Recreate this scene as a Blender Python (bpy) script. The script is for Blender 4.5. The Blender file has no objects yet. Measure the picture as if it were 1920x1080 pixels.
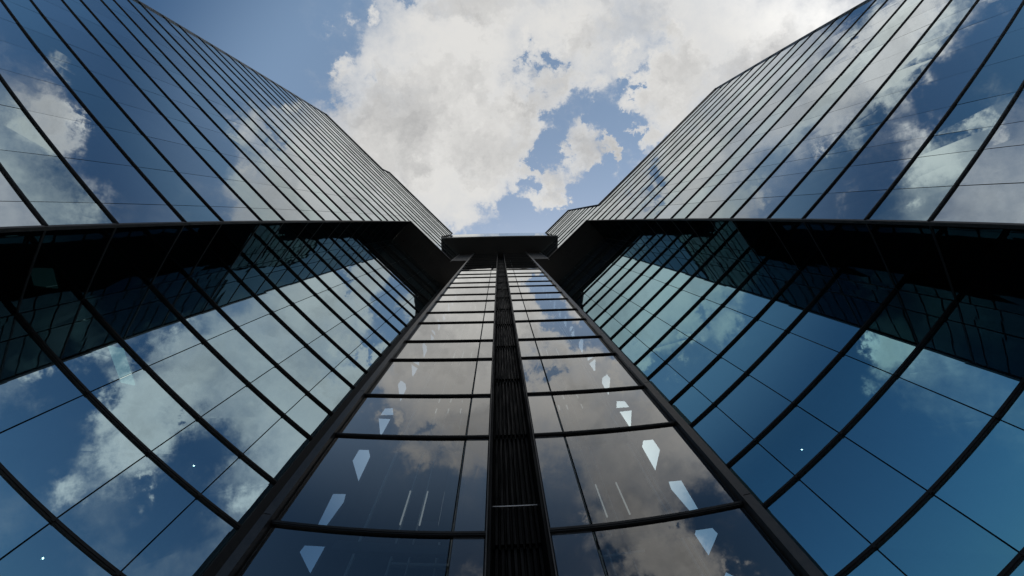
import bpy, bmesh, math, random
from mathutils import Vector, Matrix

random.seed(11)
scene = bpy.context.scene
C = scene.collection
S = 4.1            # metres per unit: the lift tower face stands 4.1 m in front of the lens
EYE = 1.6          # height of the lens above the paving

# ------------------------------------------------------------------ camera
cd = bpy.data.cameras.new('camera')
cam = bpy.data.objects.new('camera', cd)
C.objects.link(cam)
scene.camera = cam
cd.type = 'PANO'
cd.sensor_fit = 'HORIZONTAL'
cd.sensor_width = 36.0
cd.clip_start = 0.05
cd.clip_end = 5000.0
cc = cd.cycles if hasattr(cd, "cycles") else cd
cc.panorama_type = 'FISHEYE_LENS_POLYNOMIAL'
cc.fisheye_fov = math.radians(200)
cc.fisheye_polynomial_k0 = 0.0
cc.fisheye_polynomial_k1 = -0.08651579367480763
cc.fisheye_polynomial_k2 = -0.0003881540454519955
cc.fisheye_polynomial_k3 = 0.00013770304612291737
cc.fisheye_polynomial_k4 = -3.1033840049738835e-06
ROT = Matrix(((0.9990964506954685, 0.022560760057459533, -0.03601797208821131),
              (0.015077057687336992, -0.9804998339468232, -0.195940700115481),
              (-0.0397361867723885, 0.19522061298920737, -0.9799538540846236)))
cam.matrix_world = Matrix.Translation((0, 0, EYE)) @ ROT.to_4x4()

# ------------------------------------------------------------------ exposure
scene.view_settings.view_transform = 'Standard'
scene.view_settings.look = 'None'
scene.view_settings.exposure = 0.45
scene.view_settings.gamma = 1.0
scene.cycles.max_bounces = 12
scene.cycles.glossy_bounces = 8
scene.cycles.transparent_max_bounces = 10
scene.cycles.diffuse_bounces = 3
scene.cycles.use_denoising = True

# ------------------------------------------------------------------ sky
SUN_EL, SUN_AZ = math.radians(44), math.radians(12)      # the sun stands behind the lift tower
world = bpy.data.worlds.new('World')
scene.world = world
world.use_nodes = True
nt = world.node_tree
nt.nodes.clear()
def N(t, **k):
    n = nt.nodes.new(t)
    for a, v in k.items():
        if a == 'inp':
            for i, x in v.items(): n.inputs[i].default_value = x
        else: setattr(n, a, v)
    return n
def LK(a, b): nt.links.new(a, b)
def mth(op, a, b=None, c=None, clamp=False):
    n = N('ShaderNodeMath', operation=op); n.use_clamp = clamp
    for i, v in enumerate((a, b, c)):
        if v is None: continue
        if hasattr(v, 'links'): LK(v, n.inputs[i])
        else: n.inputs[i].default_value = v
    return n.outputs[0]
out = N('ShaderNodeOutputWorld'); bg = N('ShaderNodeBackground', inp={1: 0.15}); LK(bg.outputs[0], out.inputs[0])
sky = N('ShaderNodeTexSky', sky_type='NISHITA'); sky.sun_disc = False
sky.sun_elevation = SUN_EL; sky.sun_rotation = SUN_AZ; sky.altitude = 50; sky.air_density = 1.0; sky.dust_density = 2.6; sky.ozone_density = 1.6
tc = N('ShaderNodeTexCoord')
nrm = N('ShaderNodeVectorMath', operation='NORMALIZE'); LK(tc.outputs['Generated'], nrm.inputs[0])
sep = N('ShaderNodeSeparateXYZ'); LK(nrm.outputs[0], sep.inputs[0])
den = mth('ADD', mth('MAXIMUM', sep.outputs[2], -0.3), 1.0)
com = N('ShaderNodeCombineXYZ')
LK(mth('DIVIDE', sep.outputs[0], den), com.inputs[0]); LK(mth('DIVIDE', sep.outputs[1], den), com.inputs[1])
def noise(vec, scale, detail, rough, dist=0.0, off=None):
    n = N('ShaderNodeTexNoise', inp={'Scale': scale, 'Detail': detail, 'Roughness': rough, 'Distortion': dist})
    if off:
        a = N('ShaderNodeVectorMath', operation='ADD'); LK(vec, a.inputs[0]); a.inputs[1].default_value = off; vec = a.outputs[0]
    LK(vec, n.inputs['Vector']); return n
def centred(n, amp, vec):
    s = N('ShaderNodeVectorMath', operation='SUBTRACT'); LK(n.outputs['Color'], s.inputs[0]); s.inputs[1].default_value = (.5, .5, .5)
    m = N('ShaderNodeVectorMath', operation='SCALE'); LK(s.outputs[0], m.inputs[0]); m.inputs['Scale'].default_value = amp
    a = N('ShaderNodeVectorMath', operation='ADD'); LK(m.outputs[0], a.inputs[0]); LK(vec, a.inputs[1])
    return a.outputs[0]
q0 = com.outputs[0]
qa = centred(noise(q0, 8, 3, .55), 0.10, q0)
q1 = centred(noise(q0, 26, 7, .68, 0, (5.1, 2.7, 0)), 0.105, qa)
# drifting cloud banks: (x, y, reach, weight) over the stereographic sky plane
BANKS = [(-0.084, -0.18, 0.22, 0.72), (0.205, -0.349, 0.22, 0.45), (-0.334, -0.446, 0.22, -0.59), (0.288, -0.531, 0.09, 0.77), (0.384, -0.231, 0.22, 0.62), (-0.148, -0.571, 0.06, 0.81), (0.17, -0.105, 0.025, 0.58), (0.074, -0.109, 0.04, -0.77), (-0.297, -0.24, 0.09, -0.56), (0.065, -0.699, 0.22, 0.35), (0.18, -0.072, 0.04, -0.69), (0.125, -0.097, 0.06, 0.38), (0.177, -0.15, 0.06, -0.37), (0.004, -0.097, 0.09, 0.43), (0.119, -0.206, 0.04, 0.5), (0.238, -0.196, 0.09, 0.58), (-0.13, -0.502, 0.14, -0.49), (-0.417, -0.656, 0.22, -0.56), (0.21, -0.524, 0.06, 0.49), (0.204, -0.178, 0.018, -0.76), (0.106, -0.29, 0.09, 0.47), (0.038, -0.009, 0.04, -0.54), (0.084, -0.048, 0.04, 0.72), (0.123, -0.0, 0.09, -0.67), (0.027, -0.164, 0.04, 0.47), (-0.119, -0.055, 0.14, 0.33), (-0.021, -0.304, 0.14, 0.43), (0.068, -0.233, 0.025, -0.47), (0.2, -0.596, 0.06, -0.45), (0.212, -0.121, 0.018, -0.38), (-0.142, -0.364, 0.04, 0.41), (0.225, -0.47, 0.06, 0.4), (0.275, -0.484, 0.018, -0.58), (0.056, -0.055, 0.018, -0.47), (0.332, -0.605, 0.04, 0.55), (0.272, -0.646, 0.09, -0.34), (0.081, -0.146, 0.025, -0.33), (0.126, -0.591, 0.06, 0.6), (0.322, -0.444, 0.06, -0.44), (0.071, -0.194, 0.04, 0.37), (0.079, -0.484, 0.14, -0.29), (-0.111, -0.404, 0.06, -0.31), (0.185, -0.192, 0.018, 0.47), (0.173, -0.634, 0.025, 0.49), (-0.237, -0.305, 0.018, -0.51), (-0.224, -0.239, 0.025, 0.44), (-0.154, -0.541, 0.018, 0.52), (-0.184, -0.131, 0.09, 0.44), (0.357, -0.51, 0.018, 0.55), (0.2, -0.098, 0.018, -0.51), (0.164, -0.453, 0.06, 0.32), (-0.09, -0.63, 0.14, 0.29), (0.223, -0.137, 0.025, 0.49), (-0.171, -0.314, 0.018, 0.48), (-0.215, -0.374, 0.06, -0.31), (0.24, -0.564, 0.04, 0.29), (0.148, -0.074, 0.018, 0.38), (0.032, -0.203, 0.04, -0.21), (-0.219, -0.302, 0.018, 0.31), (0.141, -0.15, 0.018, -0.33), (0.2, -0.162, 0.018, -0.56), (-0.41, -0.278, 0.09, -0.44), (-0.019, -0.044, 0.04, 0.34), (0.219, -0.238, 0.04, -0.4), (-0.284, -0.603, 0.09, -0.3), (-0.125, -0.318, 0.018, -0.28), (0.41, -0.485, 0.09, -0.38), (-0.222, -0.571, 0.025, 0.41), (0.123, -0.461, 0.018, 0.47), (0.407, -0.389, 0.04, 0.36), (0.173, -0.219, 0.018, 0.35), (0.119, -0.136, 0.04, 0.19), (0.115, -0.169, 0.025, -0.24), (-0.014, -0.414, 0.06, -0.27), (0.209, -0.212, 0.018, -0.39), (0.206, -0.13, 0.018, -0.42), (0.203, -0.145, 0.018, 0.42), (0.055, -0.168, 0.025, 0.34), (0.167, -0.524, 0.025, -0.27), (-0.253, -0.194, 0.018, -0.39), (-0.249, -0.25, 0.04, -0.31), (-0.122, -0.552, 0.018, -0.33), (0.053, -0.6, 0.018, 0.37), (0.05, -0.219, 0.018, -0.26), (0.182, -0.105, 0.018, 0.39), (-0.048, -0.554, 0.04, 0.27), (0.429, -0.645, 0.09, -0.28), (0.191, -0.212, 0.018, -0.33), (-0.041, -0.286, 0.018, -0.31), (0.133, -0.194, 0.018, 0.31), (0.089, -0.208, 0.025, 0.33), (0.144, -0.164, 0.018, -0.24), (0.366, -0.52, 0.018, 0.33), (0.243, -0.274, 0.025, 0.31), (0.175, -0.246, 0.018, 0.32), (0.306, -0.57, 0.04, -0.31), (-0.192, -0.337, 0.018, -0.25), (0.091, -0.031, 0.018, 0.35), (0.047, -0.389, 0.025, 0.31), (0.057, -0.081, 0.018, 0.28), (-0.212, -0.269, 0.04, -0.23), (-0.16, -0.552, 0.018, 0.35), (-0.098, -0.349, 0.018, 0.25), (-0.171, -0.22, 0.018, -0.28), (-0.056, -0.008, 0.04, 0.28), (0.079, -0.484, 0.025, 0.32), (0.154, -0.49, 0.04, 0.22), (0.056, -0.251, 0.018, 0.28), (0.178, -0.184, 0.018, -0.32), (-0.126, -0.168, 0.06, -0.21)]
acc = None
for bx, by, br, bw in BANKS:
    d = N('ShaderNodeVectorMath', operation='DISTANCE'); LK(q1, d.inputs[0]); d.inputs[1].default_value = (bx, by, 0)
    m = N('ShaderNodeMapRange', interpolation_type='SMOOTHSTEP'); LK(d.outputs['Value'], m.inputs['Value'])
    m.inputs['From Min'].default_value = 0; m.inputs['From Max'].default_value = br
    m.inputs['To Min'].default_value = bw; m.inputs['To Max'].default_value = 0
    acc = m.outputs[0] if acc is None else mth('ADD', acc, m.outputs[0])
acc = mth('ADD', acc, 0.30)
f1 = noise(q0, 9, 9, .62, 0.3, (3.1, 1.7, 0)); f2 = noise(q0, 30, 7, .65, 0.2, (8.3, 5.5, 0))
rad = N('ShaderNodeVectorMath', operation='LENGTH'); LK(q0, rad.inputs[0])
calm = N('ShaderNodeMapRange'); LK(rad.outputs['Value'], calm.inputs['Value'])
calm.inputs['From Min'].default_value = .16; calm.inputs['From Max'].default_value = .40; calm.inputs['To Min'].default_value = 1; calm.inputs['To Max'].default_value = .40
wob = mth('ADD', mth('MULTIPLY', mth('SUBTRACT', f1.outputs['Fac'], .5), 0.85), mth('MULTIPLY', mth('SUBTRACT', f2.outputs['Fac'], .5), 0.75))
wob = mth('MULTIPLY', wob, calm.outputs[0])
back = N('ShaderNodeMapRange', interpolation_type='SMOOTHSTEP'); LK(sep.outputs[1], back.inputs['Value'])
back.inputs['From Min'].default_value = .15; back.inputs['From Max'].default_value = .5; back.inputs['To Min'].default_value = 0; back.inputs['To Max'].default_value = -.45
field = mth('ADD', mth('ADD', acc, wob), back.outputs[0])
dn = N('ShaderNodeMapRange', interpolation_type='SMOOTHSTEP'); LK(field, dn.inputs['Value'])
dn.inputs['From Min'].default_value = 0.28; dn.inputs['From Max'].default_value = 0.56
veil = N('ShaderNodeMapRange', interpolation_type='SMOOTHERSTEP'); LK(field, veil.inputs['Value'])
veil.inputs['From Min'].default_value = 0.05; veil.inputs['From Max'].default_value = 1.10
soft = N('ShaderNodeMapRange'); LK(rad.outputs['Value'], soft.inputs['Value'])
soft.inputs['From Min'].default_value = .20; soft.inputs['From Max'].default_value = .46; soft.inputs['To Min'].default_value = .35; soft.inputs['To Max'].default_value = 1.0
dens = N('ShaderNodeMix'); LK(soft.outputs[0], dens.inputs['Factor']); LK(dn.outputs[0], dens.inputs['A']); LK(veil.outputs[0], dens.inputs['B'])
dens = dens.outputs['Result']
# thickness: bright thin edges, greyer cores
body = noise(q1, 5, 3, .5, 0.4, (1.3, 9.2, 0)); body2 = noise(q1, 22, 6, .6, 0.2, (4.3, 2.2, 0))
lum = mth('ADD', mth('MULTIPLY', body.outputs['Fac'], .8), mth('MULTIPLY', body2.outputs['Fac'], .2))
thick = N('ShaderNodeMapRange'); LK(field, thick.inputs['Value']); thick.inputs['From Min'].default_value = .62; thick.inputs['From Max'].default_value = 1.5
thick.inputs['To Min'].default_value = 0; thick.inputs['To Max'].default_value = .16
lum = mth('SUBTRACT', lum, thick.outputs[0])
cr = N('ShaderNodeValToRGB'); LK(lum, cr.inputs[0])
e = cr.color_ramp.elements
e[0].position = .20; e[0].color = (.36, .365, .375, 1)
e[1].position = .50; e[1].color = (.88, .87, .845, 1)
# away from the zenith the clear sky is tinted darker and the cloud banks brightened for contrast in the glass
low = N('ShaderNodeMapRange', interpolation_type='SMOOTHSTEP'); LK(rad.outputs['Value'], low.inputs['Value'])
low.inputs['From Min'].default_value = .36; low.inputs['From Max'].default_value = .56
gain = mth('MULTIPLY_ADD', low.outputs[0], 1.9, 4.15)
cs = N('ShaderNodeVectorMath', operation='SCALE'); LK(cr.outputs[0], cs.inputs[0]); LK(gain, cs.inputs['Scale'])
deep = N('ShaderNodeMix', data_type='RGBA'); LK(low.outputs[0], deep.inputs['Factor']); deep.inputs['A'].default_value = (1.20, 1.18, 1.02, 1); deep.inputs['B'].default_value = (.27, .38, .44, 1)
tint = N('ShaderNodeMix', data_type='RGBA', blend_type='MULTIPLY'); tint.inputs['Factor'].default_value = 1.0
LK(sky.outputs[0], tint.inputs['A']); LK(deep.outputs['Result'], tint.inputs['B'])
mx = N('ShaderNodeMix', data_type='RGBA'); LK(dens, mx.inputs['Factor']); LK(tint.outputs['Result'], mx.inputs['A']); LK(cs.outputs[0], mx.inputs['B'])
LK(mx.outputs['Result'], bg.inputs[0])

# ------------------------------------------------------------------ sun
sd = bpy.data.lights.new('sun', 'SUN'); sd.energy = 3.0; sd.angle = math.radians(0.5); sd.color = (1.0, .95, .88)
so = bpy.data.objects.new('sun', sd); C.objects.link(so)
sdir = Vector((math.sin(SUN_AZ) * math.cos(SUN_EL), math.cos(SUN_AZ) * math.cos(SUN_EL), math.sin(SUN_EL)))
so.rotation_euler = (-sdir).to_track_quat('-Z', 'Y').to_euler()

# ------------------------------------------------------------------ materials
def mat(name):
    m = bpy.data.materials.new(name); m.use_nodes = True; t = m.node_tree; t.nodes.clear()
    o = t.nodes.new('ShaderNodeOutputMaterial'); return m, t, o
def solid(name, col, rough=.5, metal=0.0, spec=.5, nscale=6.0, namp=.25, bump=0.0, stretch=(1, 1, 1)):
    m, t, o = mat(name)
    b = t.nodes.new('ShaderNodeBsdfPrincipled'); t.links.new(b.outputs[0], o.inputs[0])
    g = t.nodes.new('ShaderNodeNewGeometry'); mp = t.nodes.new('ShaderNodeMapping'); mp.inputs['Scale'].default_value = stretch
    n = t.nodes.new('ShaderNodeTexNoise'); n.inputs['Scale'].default_value = nscale; n.inputs['Detail'].default_value = 7; n.inputs['Roughness'].default_value = .65
    t.links.new(g.outputs['Position'], mp.inputs[0]); t.links.new(mp.outputs[0], n.inputs['Vector'])
    r = t.nodes.new('ShaderNodeMapRange'); t.links.new(n.outputs['Fac'], r.inputs['Value'])
    r.inputs['From Min'].default_value = .3; r.inputs['From Max'].default_value = .7
    r.inputs['To Min'].default_value = 1 - namp; r.inputs['To Max'].default_value = 1 + namp
    s = t.nodes.new('ShaderNodeVectorMath'); s.operation = 'SCALE'; s.inputs[0].default_value = col; t.links.new(r.outputs[0], s.inputs['Scale'])
    t.links.new(s.outputs[0], b.inputs['Base Color'])
    r2 = t.nodes.new('ShaderNodeMath'); r2.operation = 'MULTIPLY'; t.links.new(r.outputs[0], r2.inputs[0]); r2.inputs[1].default_value = rough
    t.links.new(r2.outputs[0], b.inputs['Roughness'])
    b.inputs['Metallic'].default_value = metal; b.inputs['Specular IOR Level'].default_value = spec
    if bump:
        bp = t.nodes.new('ShaderNodeBump'); bp.inputs['Strength'].default_value = bump; bp.inputs['Distance'].default_value = .01
        t.links.new(n.outputs['Fac'], bp.inputs['Height']); t.links.new(bp.outputs[0], b.inputs['Normal'])
    return m
def glass(name, r0, r1, power, refl_tint, trans_tint, wave=1.0, opaque=None, haze=0.0, dirt=.06):
    """coated facade glass: mirror coat that strengthens at grazing angles over tinted, see-through glass"""
    m, t, o = mat(name)
    L_ = t.links.new
    g = t.nodes.new('ShaderNodeNewGeometry')
    n1 = t.nodes.new('ShaderNodeTexNoise'); n1.inputs['Scale'].default_value = .55; n1.inputs['Detail'].default_value = 2
    L_(g.outputs['Position'], n1.inputs['Vector'])
    bp = t.nodes.new('ShaderNodeBump'); bp.inputs['Strength'].default_value = 1.0; bp.inputs['Distance'].default_value = .006 * wave
    L_(n1.outputs['Fac'], bp.inputs['Height'])
    gl = t.nodes.new('ShaderNodeBsdfGlossy'); gl.inputs['Roughness'].default_value = 0.0
    L_(bp.outputs[0], gl.inputs['Normal'])
    # faint streaks of grime washed down the panes and slight pane-to-pane differences of the coating
    mp = t.nodes.new('ShaderNodeMapping'); mp.inputs['Scale'].default_value = (5, 5, .35); L_(g.outputs['Position'], mp.inputs[0])
    n2 = t.nodes.new('ShaderNodeTexNoise'); n2.inputs['Scale'].default_value = 1.6; n2.inputs['Detail'].default_value = 8; n2.inputs['Roughness'].default_value = .7
    L_(mp.outputs[0], n2.inputs['Vector'])
    at = t.nodes.new('ShaderNodeAttribute'); at.attribute_name = 'pane_tone'; at.attribute_type = 'GEOMETRY'
    ma = t.nodes.new('ShaderNodeMath'); ma.operation = 'MULTIPLY_ADD'; L_(n2.outputs['Fac'], ma.inputs[0]); ma.inputs[1].default_value = dirt; ma.inputs[2].default_value = .90 - dirt * .5
    mb = t.nodes.new('ShaderNodeMath'); mb.operation = 'MULTIPLY_ADD'; L_(at.outputs['Fac'], mb.inputs[0]); mb.inputs[1].default_value = .13; L_(ma.outputs[0], mb.inputs[2])
    sc = t.nodes.new('ShaderNodeVectorMath'); sc.operation = 'SCALE'; L_(mb.outputs[0], sc.inputs['Scale'])
    lw = t.nodes.new('ShaderNodeLayerWeight'); lw.inputs['Blend'].default_value = .5
    pw = t.nodes.new('ShaderNodeMath'); pw.operation = 'POWER'; L_(lw.outputs['Facing'], pw.inputs[0]); pw.inputs[1].default_value = power
    # the coat's colour washes out to neutral at grazing angles
    tm = t.nodes.new('ShaderNodeMix'); tm.data_type = 'RGBA'; L_(pw.outputs[0], tm.inputs['Factor'])
    tm.inputs['A'].default_value = (*refl_tint, 1); tm.inputs['B'].default_value = (.96, .97, .95, 1)
    L_(tm.outputs['Result'], sc.inputs[0]); L_(sc.outputs[0], gl.inputs['Color'])
    fr = t.nodes.new('ShaderNodeMapRange'); L_(pw.outputs[0], fr.inputs['Value']); fr.inputs['To Min'].default_value = r0; fr.inputs['To Max'].default_value = r1
    if opaque:
        un = t.nodes.new('ShaderNodeBsdfDiffuse'); un.inputs['Color'].default_value = (*opaque, 1)
    else:
        un = t.nodes.new('ShaderNodeBsdfTransparent'); un.inputs['Color'].default_value = (*trans_tint, 1)
    x = t.nodes.new('ShaderNodeMixShader'); L_(fr.outputs[0], x.inputs[0]); L_(un.outputs[0], x.inputs[1]); L_(gl.outputs[0], x.inputs[2])
    if haze:
        df = t.nodes.new('ShaderNodeBsdfDiffuse'); df.inputs['Color'].default_value = (.5, .5, .5, 1)
        h = t.nodes.new('ShaderNodeMath'); h.operation = 'MULTIPLY'; L_(n2.outputs['Fac'], h.inputs[0]); h.inputs[1].default_value = haze
        y = t.nodes.new('ShaderNodeMixShader'); L_(h.outputs[0], y.inputs[0]); L_(x.outputs[0], y.inputs[1]); L_(df.outputs[0], y.inputs[2]); x = y
    L_(x.outputs[0], o.inputs[0]); return m
def lit(name, col, k):
    m, t, o = mat(name); em = t.nodes.new('ShaderNodeEmission'); em.inputs[0].default_value = (*col, 1); em.inputs[1].default_value = k
    t.links.new(em.outputs[0], o.inputs[0]); return m

M = dict(
    upper=glass('upper_glass', .36, 1.0, 2.0, (.68, .90, .95), (.30, .42, .46), wave=.5, haze=.008),
    upper_spandrel=glass('upper_spandrel_glass', .34, 1.0, 2.0, (.76, .88, .97), None, opaque=(.012, .016, .022), wave=.5, haze=.008),
    left=glass('left_lower_glass', .52, .90, 2.6, (.62, .84, .93), (.17, .31, .31), wave=.5, haze=.008),
    left_spandrel=glass('left_lower_spandrel_glass', .52, .90, 2.6, (.63, .84, .93), None, opaque=(.008, .022, .026), wave=.5, haze=.008),
    right=glass('right_lower_glass', .48, .90, 2.6, (.42, .82, .93), (.16, .30, .34), wave=.5, haze=.008),
    right_spandrel=glass('right_lower_spandrel_glass', .48, .90, 2.6, (.42, .80, .93), None, opaque=(.004, .012, .022), wave=.5, haze=.008),
    **{'return': glass('return_wall_glass', .03, .60, 3.2, (.45, .85, .98), None, opaque=(.0008, .0012, .0014), wave=.5)},
    tower=glass('lift_tower_glass', .09, 1.25, 2.1, (.98, .97, .95), (.21, .28, .33), wave=.35, haze=.003),
    tower_side=glass('lift_tower_side_glass', .10, 1.25, 2.1, (.98, .97, .95), None, opaque=(.05, .052, .058), wave=.35, haze=.01),
    fin=solid('black_anodised_aluminium', (.007, .007, .0075), .5, 0.0, .25, 9, .3, .15),
    frame=solid('dark_bronze_metal', (.050, .047, .045), .36, .5, .5, 8, .25, .1),
    trim=solid('brushed_trim_metal', (.30, .29, .28), .4, .8, .5, 8, .2),
    clad=solid('black_folded_cladding', (.004, .004, .004), .6, .0, .12, 4, .45, .3, (6, 6, .4)),
    soffit=solid('dark_soffit_panel', (.020, .018, .016), .5, .0, .4, 5, .5, .4),
    body=solid('dark_render_wall', (.05, .05, .052), .8, .0, .3, 2, .2),
    roof=solid('grey_roof_membrane', (.18, .18, .18), .9, .0, .3, 1, .2),
    slab=solid('interior_concrete', (.16, .17, .17), .8, .0, .3, 3, .2),
    steel=solid('galvanised_steel', (.80, .78, .72), .55, .0, .5, 7, .2),
    shaft=solid('shaft_lining', (.07, .072, .075), .7, .0, .4, 2, .3),
    paving=solid('granite_paving', (.20, .195, .19), .7, .0, .4, 2, .25, .1),
    lamp=lit('interior_lamp', (.75, .92, .88), .55),
    strip=lit('shaft_glow', (1.0, .88, .76), .45),  # dim warm glow, added to brighten the shaft interior
    spot=lit('downlight_lamp', (.9, 1.0, .98), 14.0),
)

# ------------------------------------------------------------------ helpers
def link(name, bm, m, parent=None):
    me = bpy.data.meshes.new(name); bm.normal_update(); bm.to_mesh(me); bm.free()
    o = bpy.data.objects.new(name, me); me.materials.append(m); C.objects.link(o)
    if parent: o.parent = parent
    return o
def thing(name, label, cat, loc=(0, 0, 0), group=None):
    o = bpy.data.objects.new(name, None); o.empty_display_size = .5; C.objects.link(o)
    o.location = loc; o['label'] = label; o['category'] = cat
    if group: o['group'] = group
    return o
class Frame:
    """a plan frame: u along the wall, d away from the square, z up, all in units of S"""
    def __init__(s, U, D): s.U = Vector(U); s.D = Vector(D)
    def p(s, u, d, z): return Vector(((s.U.x * u + s.D.x * d) * S, (s.U.y * u + s.D.y * d) * S, z * S + EYE))
FL = Frame((.6967, .71737), (-.71737, .6967))
FR = Frame((-.71698, .6971), (.6971, .71698))
FT = Frame((1, 0), (0, 1))
def box(bm, F, u0, u1, d0, d1, z0, z1):
    v = [bm.verts.new(F.p(u, d, z)) for z in (z0, z1) for d in (d0, d1) for u in (u0, u1)]
    for f in ((0, 1, 3, 2), (4, 6, 7, 5), (0, 4, 5, 1), (2, 3, 7, 6), (0, 2, 6, 4), (1, 5, 7, 3)):
        bm.faces.new([v[i] for i in f])
    return v
def bevel(bm, w):
    bmesh.ops.bevel(bm, geom=list(bm.edges), offset=w, segments=1, affect='EDGES')
def prism(bm, pts, z0, z1):
    """pts are world plan points in metres, z in metres"""
    a = [bm.verts.new((x, y, z0)) for x, y in pts]; b = [bm.verts.new((x, y, z1)) for x, y in pts]
    bm.faces.new(a[::-1]); bm.faces.new(b)
    for i in range(len(pts)):
        j = (i + 1) % len(pts); bm.faces.new((a[i], a[j], b[j], b[i]))
    bmesh.ops.recalc_face_normals(bm, faces=bm.faces)
def pane(bm, F, u0, u1, d, z0, z1, gap_u, gap_z, thick=.006, jit=.0007, along='u'):
    """one sheet of glass, a hair out of plane like real panes; along 'u' or 'd'"""
    tone = bm.faces.layers.float.get('pane_tone') or bm.faces.layers.float.new('pane_tone')
    t = random.random()
    u0 += gap_u; u1 -= gap_u; z0 += gap_z; z1 -= gap_z
    j = [random.gauss(0, jit) for _ in range(4)]
    def P(a, dd, z): return F.p(a, dd, z) if along == 'u' else F.p(d - (dd - d), a, z)
    fr = [bm.verts.new(P(a, d + j[i], z)) for i, (a, z) in enumerate(((u0, z0), (u1, z0), (u1, z1), (u0, z1)))]
    bk = [bm.verts.new(P(a, d + thick, z)) for a, z in ((u0, z0), (u1, z0), (u1, z1), (u0, z1))]
    fs = [bm.faces.new(fr)]
    for i in range(4):
        k = (i + 1) % 4; fs.append(bm.faces.new((fr[i], bk[i], bk[k], fr[k])))
    for f in fs: f[tone] = t
PX = 610.0
def shows(F, u0, u1, d, z0, z1, along='u'):
    """rough size of a pane in the picture, to choose which panes become parts of their own"""
    um, zm = (u0 + u1) / 2, (z0 + z1) / 2
    if along == 'u': r2 = um * um + d * d + zm * zm; c = d / math.sqrt(r2)
    else: r2 = d * d + um * um + zm * zm; c = abs(d) / math.sqrt(r2)
    q = F.p(um, d, zm) if along == 'u' else F.p(d, um, zm)
    q = ROT.transposed() @ (q - Vector((0, 0, EYE)))
    th = math.acos(max(-1, min(1, -q.z / q.length)))
    h = math.hypot(q.x, q.y) + 1e-9
    r = math.tan(min(th, 1.35) * .86) / .86 * PX
    x, y = abs(q.x / h * r), abs(q.y / h * r)
    if th > 1.3 or x > 1080 or y > 660: return 0.0
    return (u1 - u0) * (z1 - z0) * c / r2
def A_(k): return .789 + .9488 * k
def B_(k): return A_(k) + .5446
def rows(zlo, zhi):
    zs = [zlo] + sorted([A_(k) for k in range(-2, 20)] + [B_(k) for k in range(-2, 20)]) + [zhi]
    zs = [z for z in zs if zlo <= z <= zhi]
    out = []
    for a, b in zip(zs, zs[1:]):
        if b - a > .06:
            m = (a + b) / 2; k = math.floor((m - .789) / .9488)
            out.append((a, b, 'a' if m - A_(k) < .5446 else 'b'))   # 'a' tall spandrel band, 'b' see-through band
    return out
GZ = -EYE / S     # ground in units

# ------------------------------------------------------------------ ground
bm = bmesh.new()
r = 3000
vs = [bm.verts.new(p) for p in ((-r, -r, 0), (r, -r, 0), (r, r, 0), (-r, r, 0))]; bm.faces.new(vs)
g = link('paving', bm, M['paving']); g['kind'] = 'structure'

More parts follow.
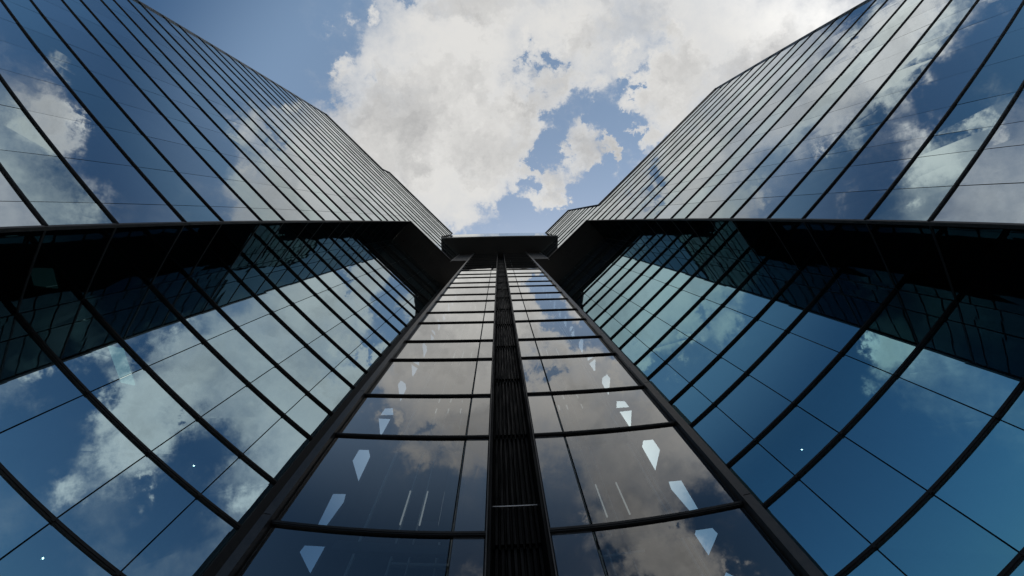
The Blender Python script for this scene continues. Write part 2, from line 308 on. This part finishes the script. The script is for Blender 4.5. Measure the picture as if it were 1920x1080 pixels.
# ------------------------------------------------------------------ the two glass wings
SOF = A_(9)          # underside of the overhanging part
def wing(F, side, label, DA, DB, u_far, u_cor, u_end, u_low, jointsA, jointsB, u_post, low_top, step, top, far_joint):
    t = thing('office_wing', label, 'building', F.p((u_far + u_cor) / 2, (DA + DB) / 2, GZ), 'mirrored glass office wings')
    inv = t.matrix_world.inverted() if False else Matrix.Translation(-t.location)
    def part(name, bm, m):
        bmesh.ops.transform(bm, matrix=inv, verts=bm.verts); return link(name, bm, m, t)
    low = 'left' if side < 0 else 'right'
    cand = []
    # upper plane, full height to the corner
    us = [u_cor] + jointsA
    u = jointsA[-1]
    while u - .54 > u_far + .2: u -= .54; us.append(u)
    us.append(u_far)
    for (z0, z1, kind) in rows(GZ, top):
        for ua, ub in zip(us[1:], us):
            zt = z1
            if ub <= step + 1e-6 and z1 > low_top:
                if z0 > low_top - .06: continue
                zt = low_top
            elif ua < step < ub:
                if z0 < low_top < z1 or z0 >= low_top - .06:
                    if z0 < low_top - .06: cand.append((ua, step, DA, z0, low_top, kind, 'A'))
                    cand.append((step, ub, DA, z0, z1, kind, 'A')); continue
            cand.append((ua, ub, DA, z0, zt, kind, 'A'))
    # overhanging upper plane beyond the corner
    uo = [u_cor, u_cor + .53, u_cor + 1.06, u_end]
    for (z0, z1, kind) in rows(SOF, top):
        for ua, ub in zip(uo, uo[1:]):
            if z0 > A_(11) - .01 and ub > -1.13:
                if ua > -1.14: continue
                ub = -1.13
            cand.append((ua, ub, DA, z0, z1, kind, 'A'))
    # recessed lower plane
    ul = [u_cor] + jointsB + [u_post]
    for (z0, z1, kind) in rows(GZ, SOF):
        for ua, ub in zip(ul, ul[1:]): cand.append((ua, ub, DB, z0, z1, kind, 'B'))
        cand.append((DA + .012, DB - .0, u_cor, z0, z1, kind, 'C'))
    size = [(shows(F, c[0], c[1], c[2], c[3], c[4], 'd' if c[6] == 'C' else 'u'), i) for i, c in enumerate(cand)]
    size.sort(reverse=True)
    pick = {'a': set(), 'b': set()}
    for s_, i in size:
        k = cand[i][5]
        if s_ > 0 and len(pick[k]) < 100: pick[k].add(i)
    rest = {}
    for i, c in enumerate(cand):
        ua, ub, d, z0, z1, kind, pl = c
        mk = 'return' if pl == 'C' else ('upper' if pl == 'A' else low) + ('_spandrel' if kind == 'a' else '')
        gu = .0028 if pl == 'A' else .0042
        if i in pick[kind]: b = bmesh.new()
        else: b = rest.setdefault((kind, mk), bmesh.new())
        pane(b, F, ua, ub, d, z0, z1, gu, .004, along='d' if pl == 'C' else 'u')
        if i in pick[kind]: part('window_pane' if kind == 'b' else 'spandrel_pane', b, M[mk])
    # all remaining small panes of a kind as one part each
    for kind, nm, lb in (('b', 'window_panes', 'small distant panes of see-through glass high on the wing'), ('a', 'spandrel_panes', 'small distant panes of opaque mirrored glass high on the wing')):
        keys = [k for k in rest if k[0] == kind]
        if not keys: continue
        big = bmesh.new(); ms = []
        me = bpy.data.meshes.new(nm); lay = big.faces.layers.float.new('pane_tone')
        for mi, k in enumerate(keys):
            tmp = bpy.data.meshes.new('t'); rest[k].to_mesh(tmp); rest[k].free(); n0 = len(big.faces)
            big.from_mesh(tmp); big.faces.ensure_lookup_table(); bpy.data.meshes.remove(tmp)
            for f in big.faces[n0:]: f.material_index = mi
            ms.append(M[k[1]])
        bmesh.ops.transform(big, matrix=inv, verts=big.verts); big.to_mesh(me); big.free()
        o = bpy.data.objects.new(nm, me); C.objects.link(o); o.parent = t
        for m in ms: me.materials.append(m)
        o['kind'] = 'stuff'; o['label'] = lb
    # horizontal fins
    zs = sorted([A_(k) for k in range(-1, 16)] + [B_(k) for k in range(-1, 16)])
    hA, dA, hB, dB = .0082, .013, .0125, .019
    for z in zs:
        if z < top - .05:
            ua = u_far if z < low_top - .05 else step
            if z < SOF - .05: ub = u_cor
            else: ub = u_end if z < A_(11) - .05 else -1.13
            b = bmesh.new(); box(b, F, ua, ub, DA - dA, DA + .012, z - hA, z + hA)
            box(b, F, ua, ub, DA - dA - .003, DA - dA, z - hA * .35, z + hA * .35)
            part('mullion', b, M['fin'])
        if z < SOF - .05:
            b = bmesh.new(); box(b, F, u_cor + .01, u_post, DB - dB, DB + .012, z - hB, z + hB)
            box(b, F, u_cor + .01, u_post, DB - dB - .006, DB - dB, z - hB * .3, z + hB * .3)
            for j in jointsB: box(b, F, j - .009, j + .009, DB - dB - .0095, DB - dB - .001, z - hB * .9, z + hB * .5)
            box(b, F, u_cor - .010, u_cor + .006, DA + .01, DB - dB, z - .006, z + .006)
            part('mullion', b, M['fin'])
    # edges
    b = bmesh.new(); box(b, F, u_cor - .004, u_cor + .010, DA - .008, DA + .02, GZ, SOF); part('corner_trim', b, M['frame'])
    b = bmesh.new(); box(b, F, u_far - .02, u_far, DA - .03, DA + .03, GZ, low_top + .02); part('corner_trim', b, M['trim'])
    b = bmesh.new(); box(b, F, u_end, u_end + .02, DA - .03, DA + .03, SOF - .02, A_(11)); part('corner_trim', b, M['trim'])
    b = bmesh.new(); box(b, F, u_post, u_post + .16, DB - .05, DB + .06, GZ, SOF - .004); part('end_post', b, M['fin'])
    b = bmesh.new(); box(b, F, u_cor, u_end, DA - .032, DA - .004, SOF - .022, SOF + .012); part('edge_beam', b, M['frame'])
    # copings
    b = bmesh.new(); box(b, F, u_far - .03, step, DA - .035, DA + .09, low_top - .012, low_top + .02); part('coping', b, M['trim'])
    b = bmesh.new(); box(b, F, step - .01, -1.12, DA - .035, DA + .09, top - .012, top + .02); part('coping', b, M['trim'])
    b = bmesh.new(); box(b, F, step - .012, step + .012, DA - .03, DA + .6, low_top + .02, top - .012); part('step_wall', b, M['body'])
    # body behind the glass: back walls, roofs, floors
    BK = 2.6
    b = bmesh.new()
    box(b, F, u_far + .01, u_cor - .25, DA + BK, DA + BK + .05, GZ, low_top); part('back_wall', b, M['body'])
    b = bmesh.new(); box(b, F, u_far - .006, u_far + .01, DA + .03, DA + BK, GZ, low_top - .012); part('end_wall', b, M['body'])
    b = bmesh.new(); box(b, F, u_far + .01, step, DA + .09, DA + BK, low_top - .05, low_top - .012); part('roof', b, M['roof'])
    b = bmesh.new(); box(b, F, step + .012, u_post + .16, DA + .09, DA + BK, top - .05, top - .012); part('roof', b, M['roof'])
    b = bmesh.new(); box(b, F, u_cor - .25, u_post + .1, DB + BK * .7, DB + BK * .7 + .05, GZ, top - .05); part('back_wall', b, M['body'])
    b = bmesh.new(); box(b, F, u_post + .161, u_post + .19, DB + .02, DB + BK * .7, GZ, SOF - .004); part('end_wall', b, M['body'])
    b = bmesh.new(); box(b, F, u_cor - .02, u_post + .15, DB + .001, DB + BK * .7, SOF + .001, SOF + .07); part('floor_slab', b, M['slab'])
    k = -1
    while B_(k) < top:
        z = B_(k) + .12       # ceiling a little above the head of each see-through band's sill
        zc = A_(k + 1) + .06
        b = bmesh.new()
        if zc < low_top - .1: box(b, F, u_far + .02, u_cor - .02, DA + .05, DA + BK, zc, zc + .07)
        elif zc < top - .1: box(b, F, step + .02, -1.25, DA + .05, DA + BK, zc, zc + .07)
        if zc < SOF - .1: box(b, F, u_cor - .02, u_post, DB + .05, DB + BK * .7, zc + .001, zc + .069)
        elif zc < A_(11) and low_top < top: box(b, F, u_cor + .02, u_end - .12, DA + .05, DB, zc, zc + .07)
        if len(b.verts): part('floor_slab', b, M['slab'])
        else: b.free()
        k += 1
    return t, part

LA = [-2.09, -2.575, -3.12, -3.67, -4.21, -4.71]
RA = [-2.22, -2.58, -2.84, -3.235, -3.77, -4.29, -4.79]
wl, pl_ = wing(FL, -1, 'left-hand glass office wing with teal lower windows and a long even roofline', 1.7273, 2.4506,
               -8.41, -1.875, -.24, 0, LA, [-1.70, -1.171, -.636, -.232], .090, 13.33, -4.98, 14.2, 0)
wr, pr_ = wing(FR, 1, 'right-hand glass office wing with deep blue lower windows and a low stepped roof', 1.724, 2.4292,
               -8.15, -1.885, -.30, 0, RA, [-1.722, -1.193, -.660, -.258], .050, 9.80, -2.55, 14.2, 0)

# lights seen through the lower glass of both wings
def lamp_strip(part, F, pts, z, name='ceiling_light', m='lamp'):
    b = bmesh.new(); lo = [b.verts.new(F.p(u, d, z)) for u, d in pts]; hi = [b.verts.new(F.p(u, d, z + .012)) for u, d in pts]
    b.faces.new(lo); b.faces.new(hi[::-1])
    for i in range(4): j = (i + 1) % 4; b.faces.new((lo[i], hi[i], hi[j], lo[j]))
    bmesh.ops.recalc_face_normals(b, faces=b.faces); part(name, b, M[m])
za = A_(1) + .045
lamp_strip(pl_, FL, [(-1.56, 2.66), (-1.44, 2.56), (-1.22, 2.76), (-1.33, 2.85)], za)
lamp_strip(pl_, FL, [(-3.5, 4.05), (-3.3, 3.9), (-3.12, 4.04), (-3.4, 4.2)], A_(2) + .045)
lamp_strip(pr_, FR, [(-1.69, 3.42), (-1.75, 3.6), (-1.42, 3.64), (-1.38, 3.48)], B_(1) + .05)
lamp_strip(pr_, FR, [(-2.9, 3.2), (-3.1, 3.4), (-2.8, 3.5), (-2.65, 3.3)], A_(2) + .045)
for part, F, u, d, z in ((pl_, FL, -.396, 2.4506, 1.462), (pl_, FL, -.523, 2.4506, .658), (pr_, FR, -.421, 2.4292, 1.449)):
    s = 1.05; b = bmesh.new(); cp = F.p(u * s, d * s, z * s)
    bmesh.ops.create_icosphere(b, subdivisions=2, radius=.020, matrix=Matrix.Translation(cp)); part('downlight', b, M['spot'])

# soffits under both wings and the link walls beside the lift tower
def plan(F, u, d): q = F.p(u, d, 0); return (q.x, q.y)
TL, TR = -.890, .925          # outer edges of the tower frames
for F, part, ue, uc, DA, DB, up, tx in ((FL, pl_, -.24, -1.875, 1.7273, 2.4506, .19, TL - .04), (FR, pr_, -.30, -1.885, 1.724, 2.4292, .15, TR + .04)):
    c0 = plan(F, ue, DA)
    pts = [plan(F, uc, DA), c0, (tx * S, c0[1]), (tx * S, 1.9 * S), plan(F, up, DB), plan(F, uc, DB)]
    b = bmesh.new(); zz = SOF * S + EYE; prism(b, pts, zz, zz + .3); part('soffit', b, M['soffit'])
    u = uc + .53
    while u < ue - .1:
        b = bmesh.new(); box(b, F, u - .003, u + .003, DA + .004, DB - .004, SOF - .0035, SOF - .0002); part('soffit_seam', b, M['frame']); u += .535
    b = bmesh.new(); box(b, F, uc + .012, ue, (DA + DB) / 2 - .003, (DA + DB) / 2 + .003, SOF - .006, SOF - .0037); part('soffit_seam', b, M['frame'])
    b = bmesh.new(); x0, x1 = sorted((c0[0], tx * S)); y0 = c0[1]
    prism(b, [(x0, y0), (x1, y0), (x1, y0 + .25), (x0, y0 + .25)], zz + .3, A_(11) * S + EYE - .004); part('link_wall', b, M['soffit'])

# ------------------------------------------------------------------ bridge block high between the wings
bt = thing('bridge_block', 'dark bridging block at the very top, closing the gap between both wings', 'building', (0, .43 * S, A_(11) * S + EYE))
binv = Matrix.Translation(-bt.location)
def bpart(name, bm, m):
    bmesh.ops.transform(bm, matrix=binv, verts=bm.verts); return link(name, bm, m, bt)
YF = .43; ZB = A_(11); ZT = 14.2
xl = (.6967 * YF - 1.7273) / .71737; xr = (1.724 - .71698 * YF) / .6971
b = bmesh.new()
pl0 = plan(FL, -.24, 1.7273); pr0 = plan(FR, -.30, 1.724)
prism(b, [(xl * S, YF * S), (xr * S, YF * S), (pr0[0], pr0[1] + .01), (pr0[0], 1.7 * S), (pl0[0], 1.7 * S), (pl0[0], pl0[1] + .01)], ZB * S + EYE, ZB * S + EYE + .35)
bpart('soffit', b, M['soffit'])
b = bmesh.new(); box(b, FT, xl, xr, YF + .10, 1.6, ZT - .08, ZT - .03); bpart('roof', b, M['roof'])
xm = .02
zr = [ZB + .085, B_(11) , A_(12), B_(12), A_(13), B_(13), ZT - .03]
for z0, z1 in zip(zr, zr[1:]):
    for xa, xb in ((xl + .02, xm), (xm, xr - .02)):
        b = bmesh.new(); pane(b, FT, xa, xb, YF, z0, z1, .004, .005); bpart('window_pane', b, M['upper_spandrel'])
b = bmesh.new(); box(b, FT, xl, xr, YF - .001, YF + .03, ZB - .01, ZB + .085); bpart('edge_beam', b, M['trim'])
b = bmesh.new(); box(b, FT, xl, xr, YF - .001, YF + .06, ZT - .03, ZT + .02); bpart('coping', b, M['trim'])

# ------------------------------------------------------------------ glazed lift tower
tt = thing('lift_tower', 'tall narrow glazed lift tower in the middle with a black ribbed strip up its centre', 'tower', (.03 * S, 1.3 * S, 0))
tinv = Matrix.Translation(-tt.location)
def tpart(name, bm, m):
    bmesh.ops.transform(bm, matrix=tinv, verts=bm.verts); return link(name, bm, m, tt)
G = dict(l0=-.845, lj=-.185, l1=-.071, r0=.143, rj=.291, r1=.876)
for (z0, z1, kind) in rows(GZ, A_(11)):
    for x0, x1 in ((G['l0'], G['lj']), (G['lj'], G['l1']), (G['r0'], G['rj']), (G['rj'], G['r1'])):
        b = bmesh.new(); side = x1 - x0 < .3; pane(b, FT, x0, x1, 1.0, z0, z1, .0055, .006, jit=.0003); tpart('spandrel_pane' if side else 'window_pane', b, M['tower_side' if side else 'tower'])
for k in range(-1, 12):
    for z in (A_(k), B_(k)):
        if z > A_(11) - .05: continue
        for x0, x1 in ((G['l0'], G['l1']), (G['r0'], G['r1'])):
            b = bmesh.new(); box(b, FT, x0, x1, .989, 1.012, z - .0078, z + .0078); box(b, FT, x0, x1, .9865, .989, z - .003, z + .003)
            tpart('mullion', b, M['fin'])
# vertical frames
H = A_(11)
for x0, x1, nm, m in ((TL, G['l0'], 'side_frame', 'frame'), (G['r1'], TR, 'side_frame', 'frame')):
    b = bmesh.new(); box(b, FT, x0 + .001, x1 - .001, .981, 1.03, GZ, H - .001)
    zc = [GZ] + [A_(k) + .02 for k in range(0, 11)] + [H - .001]
    for za_, zb_ in zip(zc, zc[1:]): box(b, FT, x0, x1, .978, .981, za_ + .002, zb_ - .002)
    xo, xi = (x0, x1) if x0 < 0 else (x1, x0)
    s = 1 if x0 < 0 else -1
    box(b, FT, min(xi, xi - s * .008), max(xi, xi - s * .008), .972, .978, GZ, H - .001)
    tpart(nm, b, M[m])
for x0, x1 in ((G['l1'], G['l1'] + .004), (G['r0'] - .004, G['r0'])):
    b = bmesh.new(); box(b, FT, x0, x1, .990, 1.03, GZ, H - .001); tpart('edge_trim', b, M['frame'])
for x0, x1 in ((G['l1'] + .004, G['l1'] + .016), (G['r0'] - .016, G['r0'] - .004)):
    b = bmesh.new(); box(b, FT, x0, x1, 1.0, 1.19, GZ, H - .001); tpart('recess_side', b, M['clad'])
# folded cladding in the recess
zj = GZ; SEG = .676
first = .851
z = first - SEG * 2
segs = []
while z < H: segs.append((max(z, GZ), min(z + SEG, H - .002))); z += SEG
xa, xb = G['l1'] + .016, G['r0'] - .016
nr = 8; w = (xb - xa) / nr
for z0, z1 in segs:
    b = bmesh.new(); lo = []; hi = []
    for i in range(nr):
        x = xa + i * w
        for fx, fy in ((0, 0), (.30, 0), (.42, -.028), (.88, -.028)):
            lo.append(b.verts.new(FT.p(x + fx * w, 1.165 + fy - .016, z0 - .012))); hi.append(b.verts.new(FT.p(x + fx * w, 1.165 + fy, z1)))
    lo.append(b.verts.new(FT.p(xb, 1.165 - .016, z0 - .012))); hi.append(b.verts.new(FT.p(xb, 1.165, z1)))
    for i in range(len(lo) - 1): b.faces.new((lo[i], lo[i + 1], hi[i + 1], hi[i]))
    bk = [b.verts.new(v.co + Vector((0, .06, 0))) for v in lo]
    for i in range(len(lo) - 1): b.faces.new((lo[i], bk[i], bk[i + 1], lo[i + 1]))
    tpart('cladding_panel', b, M['clad'])
b = bmesh.new(); box(b, FT, xa, xb, 1.107, 1.113, 1.007, 1.012); tpart('crossbar', b, M['trim'])
# side walls with cut-cornered openings, back wall
def side_wall(x, s):
    """shaft wall pierced by window slots that the stair stringers cut into triangles and slanted pieces"""
    b = bmesh.new(); y0, y1 = 1.03, 1.62
    loops = [[(y0, GZ), (y1, GZ), (y1, H), (y0, H)]]
    for k in range(-1, 11):
        z = .9488 * k
        holes = [[(1.30, 1.50), (1.49, 1.51), (1.475, 1.75), (1.42, 1.75), (1.30, 1.60)]]
        if k == 0: holes += [[(1.30, .90), (1.31, .94), (1.49, 1.075), (1.48, .91)], [(1.32, 1.05), (1.41, 1.13), (1.45, 1.33), (1.43, 1.37), (1.30, 1.24)]]
        else: holes += [[(1.31, 1.01), (1.48, 1.26), (1.475, 1.05), (1.43, .99)], [(1.31, 1.055), (1.315, 1.15), (1.43, 1.345), (1.49, 1.335)]]
        for hole in holes:
            hp = [(y, zz + z) for y, zz in hole]
            if min(q[1] for q in hp) > GZ + .05 and max(q[1] for q in hp) < H - .1: loops.append(hp)
    ed = []
    for lp in loops:
        vs_ = [b.verts.new(FT.p(x, y, z)) for y, z in lp]
        ed += [b.edges.new((vs_[i], vs_[(i + 1) % len(vs_)])) for i in range(len(vs_))]
    rr = bmesh.ops.triangle_fill(b, edges=ed, use_beauty=True)
    ex = bmesh.ops.extrude_face_region(b, geom=[f for f in rr['geom'] if isinstance(f, bmesh.types.BMFace)])
    bmesh.ops.translate(b, verts=[v for v in ex['geom'] if isinstance(v, bmesh.types.BMVert)], vec=(s * .06, 0, 0))
    bmesh.ops.recalc_face_normals(b, faces=b.faces)
    tpart('side_wall', b, M['shaft'])
side_wall(TL + .005, -1); side_wall(TR - .005, 1)
b = bmesh.new(); box(b, FT, TL + .005, TR - .005, 1.62, 1.65, GZ, H); tpart('back_wall', b, M['shaft'])
# steelwork inside the shaft
for x, y, wd in ((-.60, 1.20, .010), (-.50, 1.34, .008), (-.42, 1.34, .006), (-.33, 1.45, .009), (-.27, 1.45, .006), (-.22, 1.25, .006),
                 (.36, 1.25, .006), (.41, 1.30, .008), (.50, 1.45, .006), (.56, 1.45, .006), (.70, 1.22, .010), (.73, 1.22, .006)):
    b = bmesh.new(); box(b, FT, x, x + wd, y, y + .012, GZ, H - .002); tpart('guide_rail', b, M['steel'])
for k in range(-1, 11):
    for z, hh in ((A_(k), .085), (B_(k), .07)):
        for x0, x1 in ((-.60, -.20), (.305, .66)):
            b = bmesh.new(); box(b, FT, x0, x1, 1.035, 1.055, z - hh * .55, z - .012); tpart('floor_beam', b, M['slab'])
    for x0, x1 in ((-.245, -.200), (.305, .35)):
        b = bmesh.new(); box(b, FT, x0, x1, 1.03, 1.05, A_(k) + .01, B_(k) - .075); tpart('lining_panel', b, M['slab'])
    for x in (-.49, -.40, -.31, .40, .46, .57):
        b = bmesh.new(); box(b, FT, x, x + .006, 1.30, 1.306, A_(k) + .29, A_(k) + .50); tpart('glow_strip', b, M['strip'])  # added glowing strips, giving warm glints and lifting the dark shaft interior
    z = A_(k) + .17
    for x0, x1, y in ((-.52, -.26, 1.42), (.38, .62, 1.42)):
        b = bmesh.new(); box(b, FT, x0, x1, y, y + .02, z, z + .012); tpart('cross_beam', b, M['steel'])
    for xa_, xb_ in ((-.56, -.25), (.32, .62)):
        b = bmesh.new(); box(b, FT, xa_, xb_, 1.5, 1.62, z + .25, z + .31); tpart('landing', b, M['slab'])
